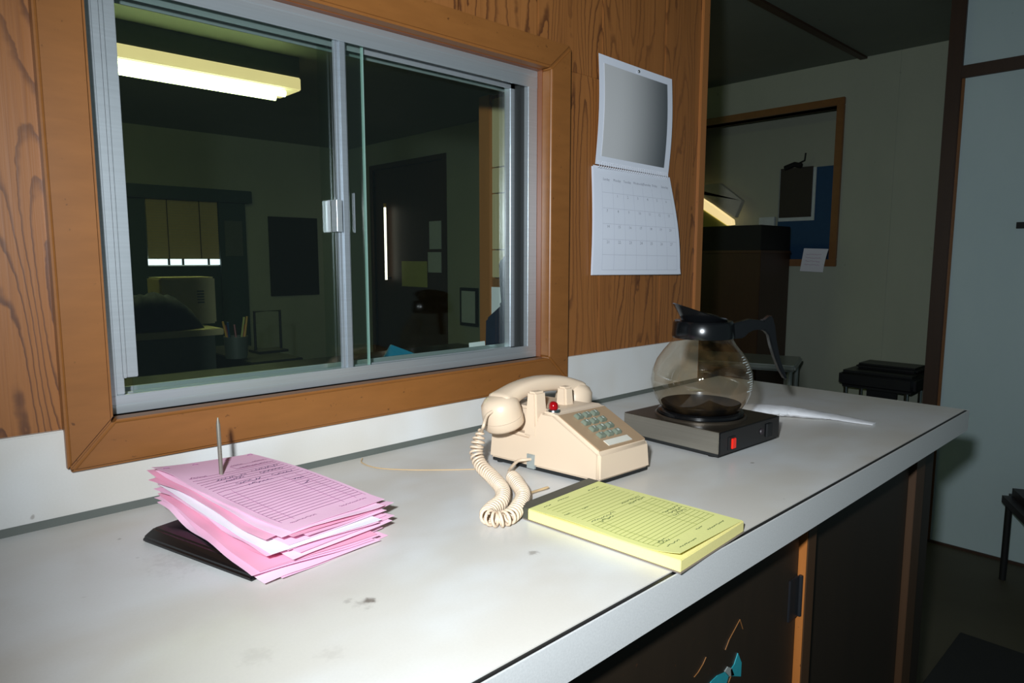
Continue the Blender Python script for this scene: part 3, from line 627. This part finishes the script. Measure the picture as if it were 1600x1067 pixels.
# funnel lid with pouring spout
b = MB(); vs = []; fs2 = []; seg = 40; rings = 9
for j in range(rings):
    t = j / (rings - 1)
    for i in range(seg):
        a = 2 * math.pi * i / seg; d = RH * math.cos(a) + DH * math.sin(a); sp_ = ((1 - math.cos(a)) / 2) ** 1.5
        r = .034 + (.006 + .012 * sp_) * t; z = cz + .029 + t * (.004 + .027 * sp_)
        vs.append(CC + d * r + Vector((0, 0, z)))
for j in range(rings - 1):
    for i in range(seg): k = (i + 1) % seg; fs2.append((j * seg + i, j * seg + k, (j + 1) * seg + k, (j + 1) * seg + i))
b.add(vs, fs2); b.build('spout', 'black', cf, smooth=50, thick=.0022)
MB().lathe([(0, .012), (.012, .0115), (.024, .008), (.034, .002), (.036, -.002)], CC + Vector((0, 0, cz + .030)), seg=36).build('lid', 'black', cf, smooth=50)
hpoly = [(700, 172), (725, 158), (790, 138), (870, 118), (960, 128), (985, 105), (1003, 90), (1018, 105), (1035, 165), (1050, 260), (1075, 370), (1105, 450), (1135, 518), (1118, 518), (1075, 450), (1040, 370), (1012, 290), (995, 225), (965, 190), (905, 186), (862, 208), (835, 240), (780, 247), (742, 240), (735, 200)]
def hpt(X, Y): return CC + RH * ((960 + X / 4.268 - 1094) * MPP) + Vector((0, 0, (648 - (470 + Y / 4.268)) * MPP))
MB().prism([hpt(*q) - DH * .0085 for q in hpoly], DH * .017).build('handle', 'black', cf, .003, True)
b = MB()
for k in range(15):
    zz = .050 + k * .0040; 
    rr = .0; 
    for (r0, z0), (r1, z1) in zip(prof[:-1], prof[1:]):
        if z0 <= zz <= z1: rr = r0 + (r1 - r0) * (zz - z0) / (z1 - z0)
    a0 = math.radians(-33); a1 = math.radians(-33 - (9 if k % 4 else 14)); rr += .0007
    def cp(a, z): return CC + (RH * math.cos(a) + DH * math.sin(a)) * rr + Vector((0, 0, zb + z))
    b.add([cp(a0, zz), cp((a0 + a1) / 2, zz), cp(a1, zz), cp(a1, zz + .0014), cp((a0 + a1) / 2, zz + .0014), cp(a0, zz + .0014)], [(0, 1, 4, 5), (1, 2, 3, 4)])
b.build('volume_marks', 'pale', cf)
# folded napkin
nl = [gz(1150, 634, .020), gz(1185, 633, .020), gz(1225, 635, .018), gz(1262, 641, .014), gz(1300, 648, .008), gz(1335, 655, .006), gz(1366, 661, .004)]
sp3 = catmull(nl, 6); b = MB(); vs = []; fs2 = []; sec = 12
for i, p in enumerate(sp3):
    t = i / (len(sp3) - 1); wv = .030 * (1 - t) ** .8 + .012; hh = max(.003, p.z - K); tg = (sp3[min(i + 1, len(sp3) - 1)] - sp3[max(0, i - 1)]); tg.z = 0; tg.normalize(); sd = Vector((-tg.y, tg.x, 0))
    for k in range(sec):
        a = 2 * math.pi * k / sec; vs.append(Vector((p.x, p.y, K)) + sd * wv * math.cos(a) * (1 + .08 * math.sin(i * 2.3 + k)) + Vector((0, 0, hh * .52 + hh * .5 * math.sin(a) * (1 + .12 * math.sin(i * 1.7 + k * 2.1)))))
for j in range(len(sp3) - 1):
    for k in range(sec): q = (k + 1) % sec; fs2.append((j * sec + k, j * sec + q, (j + 1) * sec + q, (j + 1) * sec + k))
fs2 += [tuple(range(sec)), tuple(range((len(sp3) - 1) * sec, len(sp3) * sec))]
tag(b.add(vs, fs2).build('folded_napkin', 'napkin', None, smooth=40), 'white folded napkin tapering along the counter behind the warmer', 'napkin')

# ------------------------------------------------------------------ right hand background
# dark brown cabinet
cx = 4.05; y0 = at_x(1189, 400, cx).y; ztop = at_x(1189, 351, cx).z; zm = at_x(1189, 392, cx).z
ca = empty('brown_cabinet', (cx, y0, 0), 'dark brown upright cabinet with a black upper panel in front of the framed window', 'cabinet')
MB().box(cx, cx + .40, y0, y0 + .75, .03, zm - .012).build('body', 'dkwood', ca, .003)
MB().box(cx + .005, cx + .40, y0 + .005, y0 + .745, zm + .004, ztop).build('upper_panel', 'blackm', ca, .003)
MB().box(cx - .012, cx + .40, y0 - .006, y0 + .75, zm - .012, zm + .004).build('ledge', 'stile', ca, .002)
MB().box(cx + .03, cx + .38, y0 + .02, y0 + .73, 0, .03).build('plinth', 'blackm', ca)
# grey side table
tz = .82; tb = at_z(1254, 557, tz); tf = at_z(1243, 572, tz)
te = (tb - tf); tl = te.length; te.normalize(); tn = Vector((-te.y, te.x, 0))
ta = empty('side_table', (tf.x, tf.y, 0), 'grey metal side table with tubular legs in front of the brown cabinet', 'table')
def tq(u, v, z): q = tf + te * u + tn * v; return Vector((q.x, q.y, z))
MB().prism([tq(0, 0, tz - .035), tq(tl, 0, tz - .035), tq(tl, .6, tz - .035), tq(0, .6, tz - .035)], (0, 0, .035)).build('tabletop', 'slate', ta, .010, True, 3)
for u in (.03, tl - .03):
    for v in (.03, .57): MB().tube([tq(u, v, 0), tq(u, v, tz - .02)], .015, 12).build('leg', 'slate', ta, smooth=True)
# black padded stool
sz_ = .74
a = at_z(1309, 577, sz_); c = at_z(1412, 580, sz_)
st = empty('padded_stool', (a.x + .2, (a.y + c.y) / 2, 0), 'black padded stool with chrome legs against the far wall', 'stool')
X0, X1, Y0, Y1 = a.x, min(a.x + .42, XF - .03), c.y - .12, a.y
MB().box(X0, X1, Y0, Y1, sz_ - .10, sz_).build('seat', 'vinyl', st, .022, True, 3)
MB().box(X0 + .13, X1 + .01, Y0 + .03, Y1 - .05, sz_ - .005, sz_ + .032).build('seat_pad', 'vinyl', st, .014, True, 3)
for x in (X0 + .04, X1 - .04):
    for y in (Y0 + .05, Y1 - .035): MB().tube([(x, y, 0), (x, y, sz_ - .05)], .011, 10).build('leg', 'chrome', st, smooth=True)
MB().box(X0 + .1, X0 + .13, Y0 + .12, Y1 - .13, .1, sz_ - .09).build('apron', 'vinyl', st, .004)
# dark chair by blue wall
lg = at_z(1566, 905, 0); zs = at_x(1562, 762, lg.x).z + .01
ch = empty('dark_chair', (lg.x + .2, lg.y - .2, 0), 'dark padded chair standing on the floor by the blue-grey wall', 'chair')
c1 = Vector((-.893, -.45, 0)); c2 = Vector((.45, -.893, 0))
def cq(u, v, z): return Vector((lg.x, lg.y, z)) + c1 * u + c2 * v
def cslab(u0, u1, v0, v1, z0, z1): return MB().add([cq(u, v, z) for z in (z0, z1) for u, v in ((u0, v0), (u1, v0), (u1, v1), (u0, v1))], [(0, 3, 2, 1), (4, 5, 6, 7), (0, 1, 5, 4), (1, 2, 6, 5), (2, 3, 7, 6), (3, 0, 4, 7)])
cslab(-.03, .40, -.03, .38, zs - .10, zs).build('seat', 'maroon', ch, .035, True, 4)
cslab(.02, .35, .36, .40, zs - .02, zs + .40).build('backrest', 'maroon', ch, .018, True, 3)
for u in (.0, .37):
    for v in (.0, .36): MB().tube([cq(u, v, 0), cq(u, v, zs - .06)], .013, 10).build('leg', 'blackm', ch, smooth=True)
q0 = at_z(1500, 990, 0); 
tag(MB().box(q0.x - .75, q0.x - .0, q0.y - .6, q0.y, 0, .008).build('floor_mat', 'mat', None, .003), 'dark mat lying on the floor beside the base cabinet', 'mat')
# light switch
ls = at_x(1596, 345, XB); sw = empty('light_switch', (XB, ls.y, ls.z), 'small white light switch plate on the blue-grey wall', 'light switch')
MB().box(XB - .006, XB, ls.y - .04, ls.y + .022, ls.z - .045, ls.z + .045).build('plate', 'wallb', sw, .002)
MB().box(XB - .02, XB - .005, ls.y - .018, ls.y + .014, ls.z - .034, ls.z - .006).build('toggle', 'blackm', sw, .001)
# behind the framed interior window
def xi(px, py, x): return at_x(px, py, x)
p0 = xi(1222, 262, XI); p1 = xi(1310, 430, XI)
tag(MB().box(XI - .03, XI - .004, p1.y - .3, p0.y, p1.z - .25, xi(1250, 264, XI).z).build('blue_board', 'blue', None, .002), 'blue notice board behind the framed interior window', 'notice board')
p0 = xi(1219, 266, XI - .05); p1 = xi(1271, 344, XI - .05)
cb = empty('clipboard', (XI - .05, p0.y, p1.z), 'black clipboard with a pale border hanging on the blue board', 'clipboard')
MB().box(XI - .045, XI - .034, p1.y, p0.y, p1.z, p0.z).build('backing', 'pale', cb)
MB().box(XI - .052, XI - .046, p1.y + .02, p0.y - .006, p1.z + .025, p0.z + .008).build('cover', 'maroon', cb)
m = (p0.y + p1.y) / 2 - .0
MB().tube([(XI - .055, m + .09, p0.z + .01), (XI - .06, m + .02, p0.z + .03), (XI - .06, m - .03, p0.z + .015)], .018, 8).build('clip', 'blackm', cb, smooth=True)
MB().tube([(XI - .06, m + .0, p0.z + .03), (XI - .06, m - .05, p0.z + .05), (XI - .06, m - .055, p0.z + .10)], .006, 8).build('hook', 'blackm', cb, smooth=True)
# tilted lamp
lx = XI - .14
def lq(px, py, d=0): q = at_x(px, py, lx + d); return (q.x, q.y, q.z)
la = empty('tilted_lamp', lq(1110, 350), 'tilted grey lamp hood with a warm lit front above the brown cabinet', 'lamp')
MB().prism([lq(1060, 297), lq(1096, 289), lq(1124, 286), lq(1159, 313), lq(1148, 340), lq(1096, 308), lq(1060, 290)], (.05, 0, 0)).build('hood', 'hood', la, .003)
MB().prism([lq(1060, 286, -.012), lq(1096, 309, -.012), lq(1143, 343, -.012), lq(1144, 351, -.012), lq(1136, 352, -.012), lq(1096, 325, -.012), lq(1060, 302, -.012)], (.05, 0, 0)).build('lit_rim', 'warm', la, .002)
MB().prism([lq(1060, 302), lq(1096, 326), lq(1136, 353), lq(1100, 356), lq(1060, 352)], (.05, 0, 0)).build('lens', 'ynote', la, .002)
q = lq(1105, 354); MB().tube([(q[0] + .02, q[1], q[2] + .01), (q[0] + .02, q[1], 0)], .012, 8).build('stand', 'hood', la, smooth=True)
p0 = xi(1187, 340, XI - .05); p1 = xi(1208, 405, XI - .05)
tag(MB().box(XI - .06, XI - .032, p1.y, p0.y, p1.z - .02, p0.z).build('pale_bin', 'pale', None, .002), 'pale translucent file box behind the interior window by the brown cabinet', 'box')
# taped paper over the frame corner
p0 = at_x(1252, 388, XF - .026); p1 = at_x(1288, 424, XF - .026)
def tp(u, v): return Vector((XF - .024 - .02 * math.sin(v * 2.2) * u - .006, p0.y + (p1.y - p0.y) * u - .02 * (1 - v), p0.z + (p1.z - p0.z) * v - .006 * u))
o = sheet(tp, 6, 6, 'taped_paper', 'white', None, .0006); tag(o, 'crumpled white paper taped over the lower corner of the brown frame', 'paper')
b = MB()
for r in range(4): scrawl(b, lambda u, v: tp(u, v) + Vector((-.002, 0, 0)), .15, .25 + r * .15, .65, .05, .01)
b.build('writing', 'ink', o)

# ------------------------------------------------------------------ back room behind the service window
# ceiling light
lz = 2.46; q = at_z(470, 122, lz); qe = at_z(441, 149, lz - .07)
cl = empty('ceiling_light', (q.x - .6, q.y + .1, CZ), 'lit fluorescent ceiling fixture with a yellowed lens in the back room', 'ceiling light')
X1 = q.x; X0 = X1 - 1.45; Y0 = q.y; Y1 = Y0 + .30
MB().box(X0, X1, Y0 + .01, Y1, lz, CZ).build('housing', 'cabgrey', cl, .003)
MB().box(X0, X1, Y0, Y1 - .02, lz - .075, lz).build('lens', 'lens', cl, .006)
for k in (0, 1): MB().tube([(X0 + .06, Y0 + .012 + k * .13, lz - .105), (X1 - .1, Y0 + .012 + k * .13, lz - .105)], .019, 14).build('tube', 'tube', cl, smooth=True)
# window with blind
def yb(px, py, y=YB): p = at_y(px, py, y); return p
a = yb(222, 310); c = yb(342, 412); f0 = yb(185, 285); f1 = yb(388, 520)
w2 = empty('window_2', (a.x, YB, c.z), kind='structure')
yy = YB - .06
b = MB(); b.box(f0.x - .05, a.x, yy, YB, f1.z - .3, a.z + .0); b.box(c.x, f1.x, yy, YB, f1.z - .3, a.z); b.build('casing', 'teal', w2)
MB().box(f0.x - .12, f1.x + .05, yy - .06, YB, a.z, a.z + .12).build('lintel', 'teal', w2, .006)
MB().box(a.x, c.x, YB - .03, YB - .02, c.z - .01, c.z + .045).build('lit_pane', 'daylight', w2)
for k in range(3): xk = a.x + (c.x - a.x) * (.27, .46, .82)[k]; MB().box(xk, xk + .018, YB - .045, YB - .03, c.z - .01, c.z + .05).build('glazing_bar', 'teal', w2)
MB().box(a.x, c.x, YB - .03, YB - .015, f1.z - .3, c.z - .02).build('lower_panel', 'teal', w2)
ns = 22
for k in range(ns):
    z = c.z + .05 + (a.z - c.z - .05) * k / ns
    MB().box(a.x + .01, c.x - .01, YB - .052, YB - .048, z, z + (a.z - c.z - .05) / ns * .93).build('blind_slat', 'blind', w2)
for k in (.28, .72): xk = a.x + (c.x - a.x) * k; MB().box(xk, xk + .008, YB - .056, YB - .0525, c.z + .05, a.z).build('blind_tape', 'dkwood', w2)
# side pane
s0_ = yb(346, 345); s1_ = yb(376, 400); MB().box(s0_.x, s1_.x, yy - .012, yy - .002, s1_.z, s0_.z).build('side_pane', 'cabgrey', w2)
# cabinet, carton, cloth
yk = 2.3; t0 = at_y(170, 516, yk); t1 = at_y(346, 512, yk); bt = at_y(338, 700, yk)
kc = empty('grey_cabinet', (t0.x, yk, 0), 'grey office cabinet in the back room carrying a cream carton and dark cloth', 'cabinet')
MB().box(t0.x - .3, t1.x - .03, yk, yk + .5, 0, t1.z - .03).build('body', 'cabgrey', kc, .004)
MB().box(t0.x - .33, t1.x, yk - .03, yk + .53, t1.z - .03, t1.z).build('top_board', 'creambox', kc, .004)
yx = yk + .25; c0 = at_y(249, 434, yx); c1 = at_y(340, 515, yx)
ck = empty('cream_carton', (c0.x, yx, t1.z), 'cream carton with a small grey printed mark on the grey cabinet', 'box')
MB().box(c0.x, c1.x, yx, yx + .2, t1.z, c0.z).build('carton', 'creambox', ck, .008)
l0 = at_y(308, 454, yx - .002); l1 = at_y(320, 475, yx - .002)
b = MB()
for k in range(5): zz = l0.z + (l1.z - l0.z) * k / 5; b.box(l0.x, l1.x, yx - .0015, yx, zz - .008, zz)
b.build('printed_mark', 'cabgrey', ck)
def lump(name, mat, px0, px1, pyt, y, zbase, dep, label, cat, prof_):
    x0 = at_y(px0, 500, y).x; x1 = at_y(px1, 500, y).x; n_ = 20; m_ = 9; vs = []; fs = []
    for i in range(n_ + 1):
        t = i / n_; hgt = prof_(t)
        for j in range(m_ + 1):
            a_ = math.pi * j / m_; vs.append((x0 + (x1 - x0) * t, y - dep * math.cos(a_) * (.35 + .65 * math.sin(math.pi * min(.97, max(.03, t))) ** .5), zbase + max(0.002, hgt * math.sin(a_) ** .7 * (1 + .06 * math.sin(i * 1.9 + j * 1.3)))))
    for i in range(n_):
        for j in range(m_): p = i * (m_ + 1) + j; fs.append((p, p + 1, p + m_ + 2, p + m_ + 1))
    b = MB().add(vs, fs); nn = len(b.v)
    b.f.append(tuple(i * (m_ + 1) for i in range(n_ + 1)) + tuple(i * (m_ + 1) + m_ for i in range(n_, -1, -1)))
    return tag(b.build(name, mat, None, smooth=60), label, cat)
zc_ = at_y(260, 462, yk + .1).z - t1.z
lump('folded_coat', 'navy', 150, 312, 460, yk + .1, t1.z, .11, 'dark navy cloth heaped on the grey cabinet in front of the carton', 'coat', lambda t: zc_ * (min(1, t * 5) * (1 if t < .6 else max(.05, 1 - ((t - .6) / .4) ** 3)) * (1 - .08 * math.sin(t * 9))))
# black poster
p0 = yb(418, 338); p1 = yb(498, 460)
tag(MB().box(p0.x, p1.x, YB - .02, YB - .001, p1.z, p0.z).build('black_poster', 'blackm', None, .002), 'plain black board hanging on the back wall of the office', 'poster')
# dark desk with pen cup and wire frame
yd2 = 2.0; dz = at_y(400, 566, yd2).z; d0 = at_y(345, 566, yd2); d1 = at_y(468, 566, yd2)
dk = empty('dark_desk', (d0.x, yd2, 0), 'dark office desk in the back room beside the grey cabinet', 'desk')
dz = min(dz, t1.z - .06)
dx0 = t1.x + .01
MB().box(dx0, d1.x + .02, yd2, yd2 + .7, dz - .03, dz).build('desktop', 'blackm', dk, .004)
for x in (dx0 + .02, d1.x - .02): MB().box(x - .015, x + .015, yd2 + .03, yd2 + .67, 0, dz - .03).build('side_panel', 'blackm', dk)
yp = yd2 + .2; u0 = at_y(352, 560, yp).x; u1 = at_y(388, 560, yp).x; hc = at_y(370, 545, yp).z
pc = empty('pen_cup', ((u0 + u1) / 2, yp, dz), 'pale pen cup filled with coloured pens on the dark desk', 'pen cup')
ur_ = (u1 - u0) / 2
MB().lathe([(0, .0), (ur_ * .9, 0), (ur_, .1), (ur_ * .93, .1), (ur_ * .85, .01), (0, .01)], ((u0 + u1) / 2, yp, dz), seg=24).build('cup', 'cabgrey', pc, smooth=40)
for k in range(7):
    a_ = k * 2.4; x = (u0 + u1) / 2 + ur_ * .5 * math.cos(a_); y = yp + ur_ * .5 * math.sin(a_); x2 = (u0 + u1) / 2 + ur_ * 1.0 * math.cos(a_ + .4); y2 = yp + ur_ * .9 * math.sin(a_ + .4)
    MB().tube([(x, y, dz + .012), (x2, y2, dz + .15 + .02 * (k % 3))], .005, 8).build('pen', ('redsw', 'pencil', 'ynote', 'redcl', 'blue', 'pencil', 'redcl')[k], pc)
r0 = at_y(397, 487, yp + .1); r1 = at_y(440, 560, yp + .1)
rz = dz; b = MB(); b.tube([(r0.x, yp + .1, rz), (r0.x, yp + .1, r0.z), (r1.x, yp + .1, r0.z), (r1.x, yp + .1, rz)], .007, 8); b.box(r0.x - .01, r1.x + .01, yp + .04, yp + .16, rz, rz + .012)
tag(b.build('wire_stand', 'blackm', None), 'black wire stand on the dark desk beside the pen cup', 'stand')
# partition wall items
def xp(px, py, d=.0): return at_x(px, py, XP - d)
for (nm, q0, q1, mat, lab, cat) in [('posted_sheet', (671, 346), (690, 389), 'pale', 'pale printed sheet pinned above another on the dark office door', 'paper'), ('posted_sheet', (669, 394), (690, 426), 'pale', 'blank pale sheet pinned below a printed one on the dark office door', 'paper'), ('yellow_notice', (628, 408), (668, 449), 'ynote', 'yellowish notice posted on the dark office door', 'paper')]:
    a = xp(*q0, -.03); c = xp(*q1, -.03); o = tag(MB().box(XP + .026, XP + .0305, c.y, a.y, c.z, a.z).build(nm, mat), lab, cat)
a = xp(600, 318, .03); c = xp(605, 437, .03)
gl_ = empty('tube_lamp', (XP - .03, a.y, c.z), 'lit slim vertical tube lamp beside the dark office door', 'lamp')
MB().tube([(XP - .03, (a.y + c.y) / 2, c.z), (XP - .03, (a.y + c.y) / 2, a.z - .04)], .012, 10).build('tube', 'tubew', gl_, smooth=True)
MB().tube([(XP - .03, (a.y + c.y) / 2, a.z - .03), (XP - .03, (a.y + c.y) / 2, a.z)], .016, 10).build('cap', 'pencil', gl_, smooth=True)
MB().tube([(XP - .03, (a.y + c.y) / 2, c.z + .02), (XP + .04, (a.y + c.y) / 2, c.z + .02)], .008, 8).build('bracket', 'blackm', gl_)
a = at_x(718, 449, XP - .02); c = at_x(746, 511, XP - .02)
fn = empty('framed_notice', (XP - .02, c.y, c.z), 'framed pale notice on the office wall beside the dark door', 'picture')
MB().box(XP - .02, XP, c.y, a.y, c.z, a.z).build('frame', 'blackm', fn, .003)
MB().box(XP - .023, XP - .0195, c.y + .03, a.y - .03, c.z + .03, a.z - .03).build('sheet', 'pale', fn)
# stub partition clad in cream boards
XS = 1.30; e0 = at_x(769, 400, XS).y; e1 = at_x(752, 400, XS).y; zt = at_x(764, 149, XS).z
struct(MB().box(XS + .012, XS + .06, .108, e1, 0, zt).build('wall_stub', 'dkwood'))
ws = bpy.data.objects['wall_stub']
zl = [at_x(785, v, XS).z for v in (150, 260, 301, 390, 434.5)]; ym = at_x(776, 330, XS).y - .05
for k in range(4):
    z1_, z0_ = zl[k], zl[k + 1]
    if k == 2:
        MB().box(XS, XS + .012, ym + .002, e0, z0_ + .0015, z1_ - .0015).build('board', 'cream', ws, .001); MB().box(XS, XS + .012, .11, ym - .002, z0_ + .0015, z1_ - .0015).build('board', 'cream', ws, .001)
    else: MB().box(XS, XS + .012, .11, e0, z0_ + .0015, z1_ - .0015).build('board', 'cream', ws, .001)
MB().box(XS, XS + .012, .11, e0, .2, zl[4] - .0015).build('board', 'brtrim', ws, .001)
MB().box(XS - .008, XS + .062, e0, e1, 0, zt).build('end_casing', 'trim', ws, .002)
a = at_x(763, 448, XS - .004); c = at_x(792, 495, XS - .004)
tag(MB().box(XS - .003, XS - .0005, c.y - .02, a.y, c.z, a.z).build('white_notice', 'white', None), 'white paper tacked to the cream boards behind the glass', 'paper')
b = MB(); pl = [at_x(*q, XS - .012) for q in [(763, 560), (764, 498), (775, 488), (788, 476), (785, 440), (784, 412), (788, 402), (800, 398), (835, 400), (840, 560)]]
b.prism([(XS - .03, p.y, p.z) for p in pl], (.028, 0, 0)); tag(b.build('hanging_jacket', 'navy', None, .008, True), 'dark navy jacket hanging beside the white paper on the cream boards', 'jacket')
# ledge behind the window with folder and card
LZ = 1.135
lg_ = empty('rear_ledge', (.6, .3, LZ), 'dark glossy ledge running behind the sliding glass', 'shelf')
MB().box(-.4, XS - .04, .106, .60, LZ - .03, LZ).build('ledge_board', 'black', lg_, .003)
for x in (-.2, .5, 1.15): MB().box(x, x + .03, .107, .5, LZ - .2, LZ - .03).build('bracket', 'blackm', lg_)
fl4 = [at_y(596, 586, .33), at_y(627, 541, .33), at_y(688, 566, .33), at_y(694, 584, .33)]; zmin = min(p.z for p in fl4)
tag(MB().prism([(p.x, .33 + .5 * (p.z - zmin), p.z) for p in [Vector((fl4[0].x, 0, LZ)), fl4[1], fl4[2], Vector((fl4[3].x, 0, LZ))]], (0, .006, 0)).build('blue_folder', 'folder', None, .001), 'blue folder propped on the dark ledge behind the glass', 'folder')
p0 = at_y(735, 538, .20); p1 = at_y(760, 560, .20)
tag(MB().prism([(p0.x, .20, LZ), (p1.x, .20, LZ), (p1.x + .0, .205, at_y(760, 533, .2).z), (p0.x + .001, .205, at_y(737, 536, .2).z)], (0, .0015, 0)).build('white_card', 'white', None), 'small white card standing on the ledge behind the glass', 'card')

for o in bpy.data.objects:
    if o.name.split('.')[0] in ('handwriting', 'printed_form', 'printed_text', 'ruled_lines', 'day_number', 'weekday_heading', 'month_grid', 'punched_hole', 'scratch', 'writing', 'volume_marks', 'printed_mark', 'spiral_binding'): o['kind'] = 'stuff'
